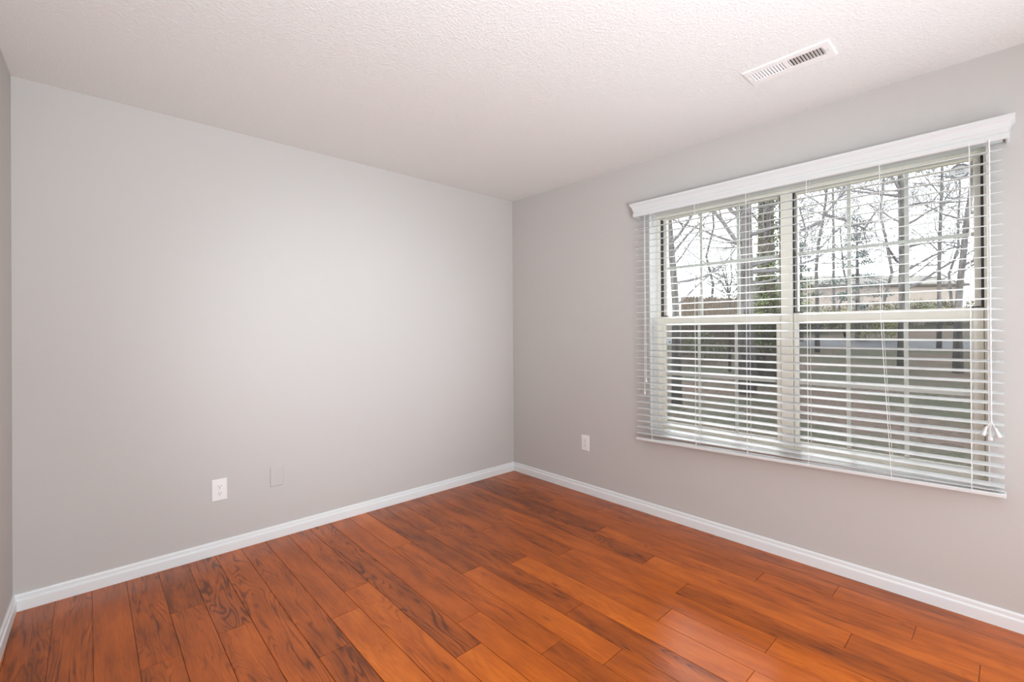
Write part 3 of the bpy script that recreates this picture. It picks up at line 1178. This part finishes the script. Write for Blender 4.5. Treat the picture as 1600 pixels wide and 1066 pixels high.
def tree(label, px, d, rad, path=None, height=9, limbs=10, z0=0.35, kind='bare', mat='bark', maxl=3, spread=.75, extra=None, upw=.15, limb_len=2.2, group=None, kids=4, seed=None, name='bare_tree', cat='tree'):
    if seed is not None: RN.seed(seed)
    x, y = outxy(px, d)
    base = Vector((x, y, gz(x, y) - 0.05))
    root = empty(name, base)
    tag(root, label, cat, group or 'bare trees outside the window')
    if path:
        pts = [base]
        for (ppx, ppy) in path:
            ax, ay = outxy(ppx, d)
            pts.append(Vector((ax, ay, zpx(ppx, ppy, d))))
        pts.sort(key=lambda v: v.z)
    else:
        pts = [base + Vector((0, 0, height * t)) + (Vector((RN.uniform(-.35, .35), RN.uniform(-.35, .35), 0)) if t else Vector()) for t in (0, .15, .3, .45, .6, .8, 1)]
    top = pts[-1].z - base.z
    rads = [rad * (1.25 if i == 0 else (1 - .55 * (p.z - base.z) / max(.1, top))) for i, p in enumerate(pts)]
    m = MB()
    m.tube(pts, rads, 12)
    m.build('trunk', M[mat], root, smooth=True)
    m = MB()

    def at(z):
        for a, b_ in zip(pts, pts[1:]):
            if z <= b_.z:
                t = (z - a.z) / max(1e-6, b_.z - a.z)
                return a.lerp(b_, max(0, t))
        return pts[-1]
    for k in range(limbs):
        t = z0 + (1 - z0) * (k + RN.random()) / limbs
        p = at(base.z + top * t)
        a = RN.uniform(0, 2 * math.pi)
        dr = Vector((math.cos(a), math.sin(a), RN.uniform(.1, .8)))
        branch(m, p, dr, rad * RN.uniform(.2, .42), limb_len * RN.uniform(.6, 1.15), 0, maxl, upw, spread, .22, kids)
    if extra:
        for (pa, pb, pc, rr) in extra:
            P3 = [Vector((*outxy(q[0], d), zpx(q[0], q[1], d))) for q in (pa, pb, pc)]
            m.tube(P3, [rr, rr * .8, rr * .45], 7, caps=False)
            for q in range(6):
                t = RN.random()
                p = P3[0].lerp(P3[1], t) if q % 2 else P3[1].lerp(P3[2], t)
                branch(m, p, (P3[2] - P3[0]).normalized() + rv(.8), rr * .4, limb_len * .6, 1, maxl, upw, spread, .25, kids)
    if m.v:
        m.build('branches', M['twig'], root)
    return root, pts


# big trunks close to the house
tree('grey bare tree trunk at the left edge of the window view', 1057, 9.0, 0.085, [(1056, 480), (1053, 430), (1049, 380), (1045, 330), (1043, 250), (1046, 120)], limbs=16, z0=.3, limb_len=1.5, seed=1, kids=3, maxl=4)
tree('thick straight bare tree trunk in the left window unit', 1167, 10.0, 0.155, [(1167, 480), (1167, 400), (1166, 300), (1166, 150), (1168, 0)], limbs=22, z0=.25, limb_len=1.9, seed=2, kids=3, maxl=4,
     extra=[((1166, 398), (1130, 345), (1092, 300), .05), ((1166, 340), (1130, 300), (1100, 270), .035)])
r_, pts_ = tree('ivy-covered tree trunk next to the window mullion', 1198, 11.0, 0.22, [(1198, 480), (1197, 400), (1199, 300), (1198, 150), (1200, 0)], limbs=9, z0=.35, limb_len=1.6, mat='bark_brown', seed=3, name='ivy_clad_tree')
m = MB()
RN.seed(31)
cs = []
for k in range(90):
    z = RN.uniform(.8, 6.5)
    x, y = outxy(RN.uniform(1182, 1218), 11.0 - .1)
    cs.append((x, y, z))
leaves(m, cs, 75, .26, .075)
m.build('ivy', M['ivy'], r_)
tree('slim bare tree with wide forking limbs in the right window unit', 1277, 16.0, 0.065, [(1277, 470), (1276, 420), (1280, 380), (1287, 345), (1292, 310), (1300, 230)], limbs=16, z0=.42, limb_len=2.2, seed=4, kids=3, maxl=4,
     extra=[((1288, 345), (1262, 355), (1235, 370), .06), ((1290, 335), (1318, 342), (1352, 357), .06), ((1290, 335), (1320, 300), (1345, 270), .04), ((1352, 357), (1370, 330), (1385, 315), .03)])
tree('straight bare tree trunk beside the second grille bar', 1410, 12.0, 0.10, [(1411, 480), (1411, 400), (1410, 320), (1408, 250), (1410, 120)], limbs=24, z0=.25, limb_len=1.8, seed=5, kids=3, maxl=4,
     extra=[((1410, 300), (1395, 275), (1375, 262), .035)])
tree('thin bare tree left of the leaning trunk', 1467, 15.0, 0.062, [(1468, 480), (1468, 420), (1471, 340), (1474, 270), (1477, 120)], limbs=22, z0=.22, limb_len=2.0, seed=6, kids=3, maxl=4)
tree('leaning grey tree trunk nearest the right window edge', 1496, 11.0, 0.085, [(1497, 490), (1501, 440), (1506, 400), (1511, 350), (1519, 300), (1526, 200)], limbs=14, z0=.35, limb_len=1.3, seed=7, kids=3, maxl=4)
tree('small multi-stemmed bare tree before the wooden fence', 1140, 13.0, 0.035, [(1140, 470), (1137, 450), (1130, 420)], limbs=0, z0=.5, limb_len=.9, seed=8, maxl=3,
     extra=[((1140, 462), (1128, 440), (1100, 420), .022), ((1140, 462), (1144, 430), (1142, 392), .022), ((1140, 462), (1158, 445), (1172, 425), .018), ((1140, 462), (1120, 450), (1088, 432), .018), ((1140, 462), (1134, 415), (1120, 385), .015)])
tree('slim bare tree by the mullion behind the hedge', 1250, 24.0, 0.07, None, height=9, limbs=22, z0=.18, limb_len=2.6, seed=9)
tree('bare tree behind the fence in the left window unit', 1108, 24.0, 0.08, None, height=10, limbs=24, z0=.22, limb_len=3.0, seed=10)
tree('tangled bare tree between the two right grille bars', 1385, 26.0, 0.09, None, height=11, limbs=26, z0=.16, limb_len=3.2, seed=12)
tree('far bare tree near the right window edge', 1492, 27.0, 0.08, None, height=10, limbs=22, z0=.16, limb_len=3.0, seed=13)
tree('low bare tree in front of the tan house', 1322, 23.0, 0.06, None, height=5.5, limbs=20, z0=.15, limb_len=2.0, seed=14)


def conifer(label, px, d, h, z0, w_, n, seed):
    RN.seed(seed)
    x, y = outxy(px, d)
    b = Vector((x, y, gz(x, y) - .05))
    root = empty('pine_tree', b)
    tag(root, label, 'tree')
    m = MB(); m.tube([b, b + Vector((.05, 0, h * .5)), b + Vector((0, 0, h))], [.1, .07, .02], 8)
    mb = MB()
    mb.tube([b + Vector((0, 0, h * .2)), b + Vector((.02, 0, h * .6)), b + Vector((0, 0, h))], [.03, .025, .015], 6)
    cs = []
    for k in range(n):
        t = (k + .5) / n
        z = b.z + z0 + (h - z0) * t
        a = k * 2.4
        r = w_ * (1 - t * .75) * RN.uniform(.5, 1)
        e = Vector((b.x + math.cos(a) * r, b.y + math.sin(a) * r, z - .15 * r + RN.uniform(0, .3)))
        mb.tube([Vector((b.x, b.y, z)), e], [.02, .006], 5, caps=False)
        for q in (.45, .65, .82, 1.0):
            cs.append(tuple(Vector((b.x, b.y, z)).lerp(e, q)))
    m.build('trunk', M['bark'], root)
    mb.build('branches', M['twig'], root)
    m = MB(); leaves(m, cs, 26, .26, .11, flat=.55)
    m.build('foliage', M['pine'], root)


conifer('loose dark pine tree between mullion and first right grille bar', 1340, 20, 5.4, 1.6, 1.5, 22, 41)
conifer('small dark pine tree close to the window mullion', 1252, 21, 4.6, 1.6, .8, 14, 42)
conifer('tall pine whose tip hangs above the first right grille bar', 1303, 30, 13.0, 9.6, 1.6, 14, 43)


def shrub(label, px, d, wid, h, mat, n, seed, size=.10, group=None):
    RN.seed(seed)
    x, y = outxy(px, d)
    b = Vector((x, y, gz(x, y)))
    root = empty('shrub', b)
    tag(root, label, 'shrub', group)
    m = MB()
    for k in range(12):
        branch(m, b + Vector((RN.uniform(-.2, .2) * wid, RN.uniform(-.2, .2) * wid, -.05)), Vector((RN.uniform(-.6, .6), RN.uniform(-.6, .6), 1)), .018, h * .8, 1, 3, .2, .7, .2, 3)
    m.build('stems', M['twig'], root)
    m = MB()
    cs = [(b.x + RN.uniform(-.5, .5) * wid, b.y + RN.uniform(-.5, .5) * wid, b.z + h * (.12 + .8 * RN.random() ** .8)) for _ in range(n)]
    leaves(m, cs, 60, .34, size)
    m.build('foliage', M[mat], root)


shrub('yellow-green shrub right of the first right grille bar', 1360, 19.5, 2.0, 1.25, 'shrub_yellow', 22, 51)
HW = 'loose hedge shrubs beyond the road'
for i, (px, d, wid, h, mat, lab) in enumerate(((1236, 27, 3.2, 1.35, 'shrub_green', 'green-brown hedge shrub just right of the mullion'),
                                               (1275, 27, 3.0, 1.5, 'shrub_brown', 'brown hedge shrub behind the slim forking tree'),
                                               (1315, 28, 3.0, 1.2, 'shrub_green', 'hedge shrub behind the first right grille bar'),
                                               (1352, 27, 3.0, 1.5, 'shrub_brown', 'brown hedge shrub behind the yellow-green shrub'),
                                               (1392, 28, 3.0, 1.3, 'shrub_brown', 'brown hedge shrub left of the straight trunk'),
                                               (1430, 27, 3.2, 1.4, 'shrub_green', 'green hedge shrub right of the straight trunk'),
                                               (1470, 28, 3.2, 1.5, 'shrub_green', 'green hedge shrub behind the thin bare tree'),
                                               (1510, 27, 3.0, 1.3, 'shrub_brown', 'brown hedge shrub behind the leaning trunk'))):
    shrub(lab, px, d, wid, h, mat, 34, 60 + i, .13, HW)
shrub('low green shrub at the foot of the fence', 1105, 15.5, 1.6, .8, 'shrub_green', 14, 81)
shrub('tall green-brown bush filling the view behind the ivy-clad tree', 1198, 20, 3.2, 3.4, 'shrub_green', 40, 82, .12)
shrub('dark brown bush right beside the left grille bars and fence end', 1160, 21, 2.4, 2.2, 'shrub_brown', 30, 83, .12)

# wooden privacy fence
fr = empty('wooden_fence', (*outxy(1110, 17), 0.4))
tag(fr, 'brown wooden privacy fence behind the left window unit', 'fence')
A = Vector((*outxy(1068, 17.5), 0)); B = Vector((*outxy(1232, 19.5), 0))
L = (B - A).length
dr = (B - A).normalized(); nr = Vector((-dr.y, dr.x, 0))
m = MB()
nb = int(L / .15)
random.seed(5)
for k in range(nb):
    a = A + dr * (k * .15)
    z0 = gz(a.x, a.y) - .05
    zt = zpx(1110, 465, 18.0) - .02 + random.uniform(-.03, .03)
    c = [a, a + dr * .138, a + dr * .138 + nr * .02, a + nr * .02]
    b = len(m.v)
    m.v += [(q.x, q.y, z0) for q in c] + [(q.x, q.y, zt) for q in c]
    # dog-eared tip
    c2 = [a + dr * .03, a + dr * .108, a + dr * .108 + nr * .02, a + dr * .03 + nr * .02]
    m.v += [(q.x, q.y, zt + .05) for q in c2]
    for s in (0, 4):
        for i in range(4):
            j = (i + 1) % 4
            m.face((b + s + i, b + s + j, b + s + 4 + j, b + s + 4 + i))
    m.face((b + 3, b + 2, b + 1, b)); m.face((b + 8, b + 9, b + 10, b + 11))
m.build('board_panel', M['fence'], fr)
for k in range(int(L / 2.4) + 1):
    a = A + dr * (k * 2.4) + nr * .05
    m = MB(); m.box(a.x - .045, a.x + .045, a.y - .045, a.y + .045, gz(a.x, a.y) - .05, zpx(1110, 465, 18.0))
    m.build('post', M['fence'], fr)

# tan house far behind the hedge
hd = 46.0
P0 = Vector((*outxy(1225, hd), 0)); P1 = Vector((*outxy(1502, hd), 0))
hz0, hz1, hz2 = 2.0, zpx(1350, 446, hd), zpx(1350, 429, hd)
hs = empty('house', (*((P0 + P1) / 2).xy, hz0))
tag(hs, 'long low tan house with grey roof beyond the road', 'house')
dr = (P1 - P0).normalized(); nr = Vector((-dr.y, dr.x, 0))
if nr.dot(FH) < 0: nr = -nr


def prism(pts0, depth, n_):
    m = MB()
    k = len(pts0)
    m.v += [tuple(p) for p in pts0] + [tuple(p + n_ * depth) for p in pts0]
    for i in range(k):
        j = (i + 1) % k
        m.face((i, j, k + j, k + i))
    m.face(list(range(k))[::-1]); m.face(list(range(k, 2 * k)))
    return m


V3 = lambda p, z: Vector((p.x, p.y, z))
prism([V3(P0, hz0 - 1), V3(P1, hz0 - 1), V3(P1, hz1), V3(P0, hz1)], 8, nr).build('wall', M['house_wall'], hs)
e0, e1 = P0 - dr * .5 - nr * .5, P1 + dr * .5 - nr * .5
m = MB()
rg0, rg1 = P0 + nr * 4 - dr * .3, P1 + nr * 4 + dr * .3
bk0, bk1 = e0 + nr * 9, e1 + nr * 9
m.v = [tuple(V3(e0, hz1 - .1)), tuple(V3(e1, hz1 - .1)), tuple(V3(bk1, hz1 - .1)), tuple(V3(bk0, hz1 - .1)), tuple(V3(rg0, hz2 + .35)), tuple(V3(rg1, hz2 + .35)),
       tuple(V3(e0, hz1 + .1)), tuple(V3(e1, hz1 + .1)), tuple(V3(bk1, hz1 + .1)), tuple(V3(bk0, hz1 + .1))]
m.f = [(0, 3, 2, 1), (0, 1, 7, 6), (6, 7, 5, 4), (2, 3, 9, 8), (8, 9, 4, 5), (1, 2, 8, 5, 7), (3, 0, 6, 4, 9)]
m.m = [0] * 7
m.build('roof', M['roof'], hs)
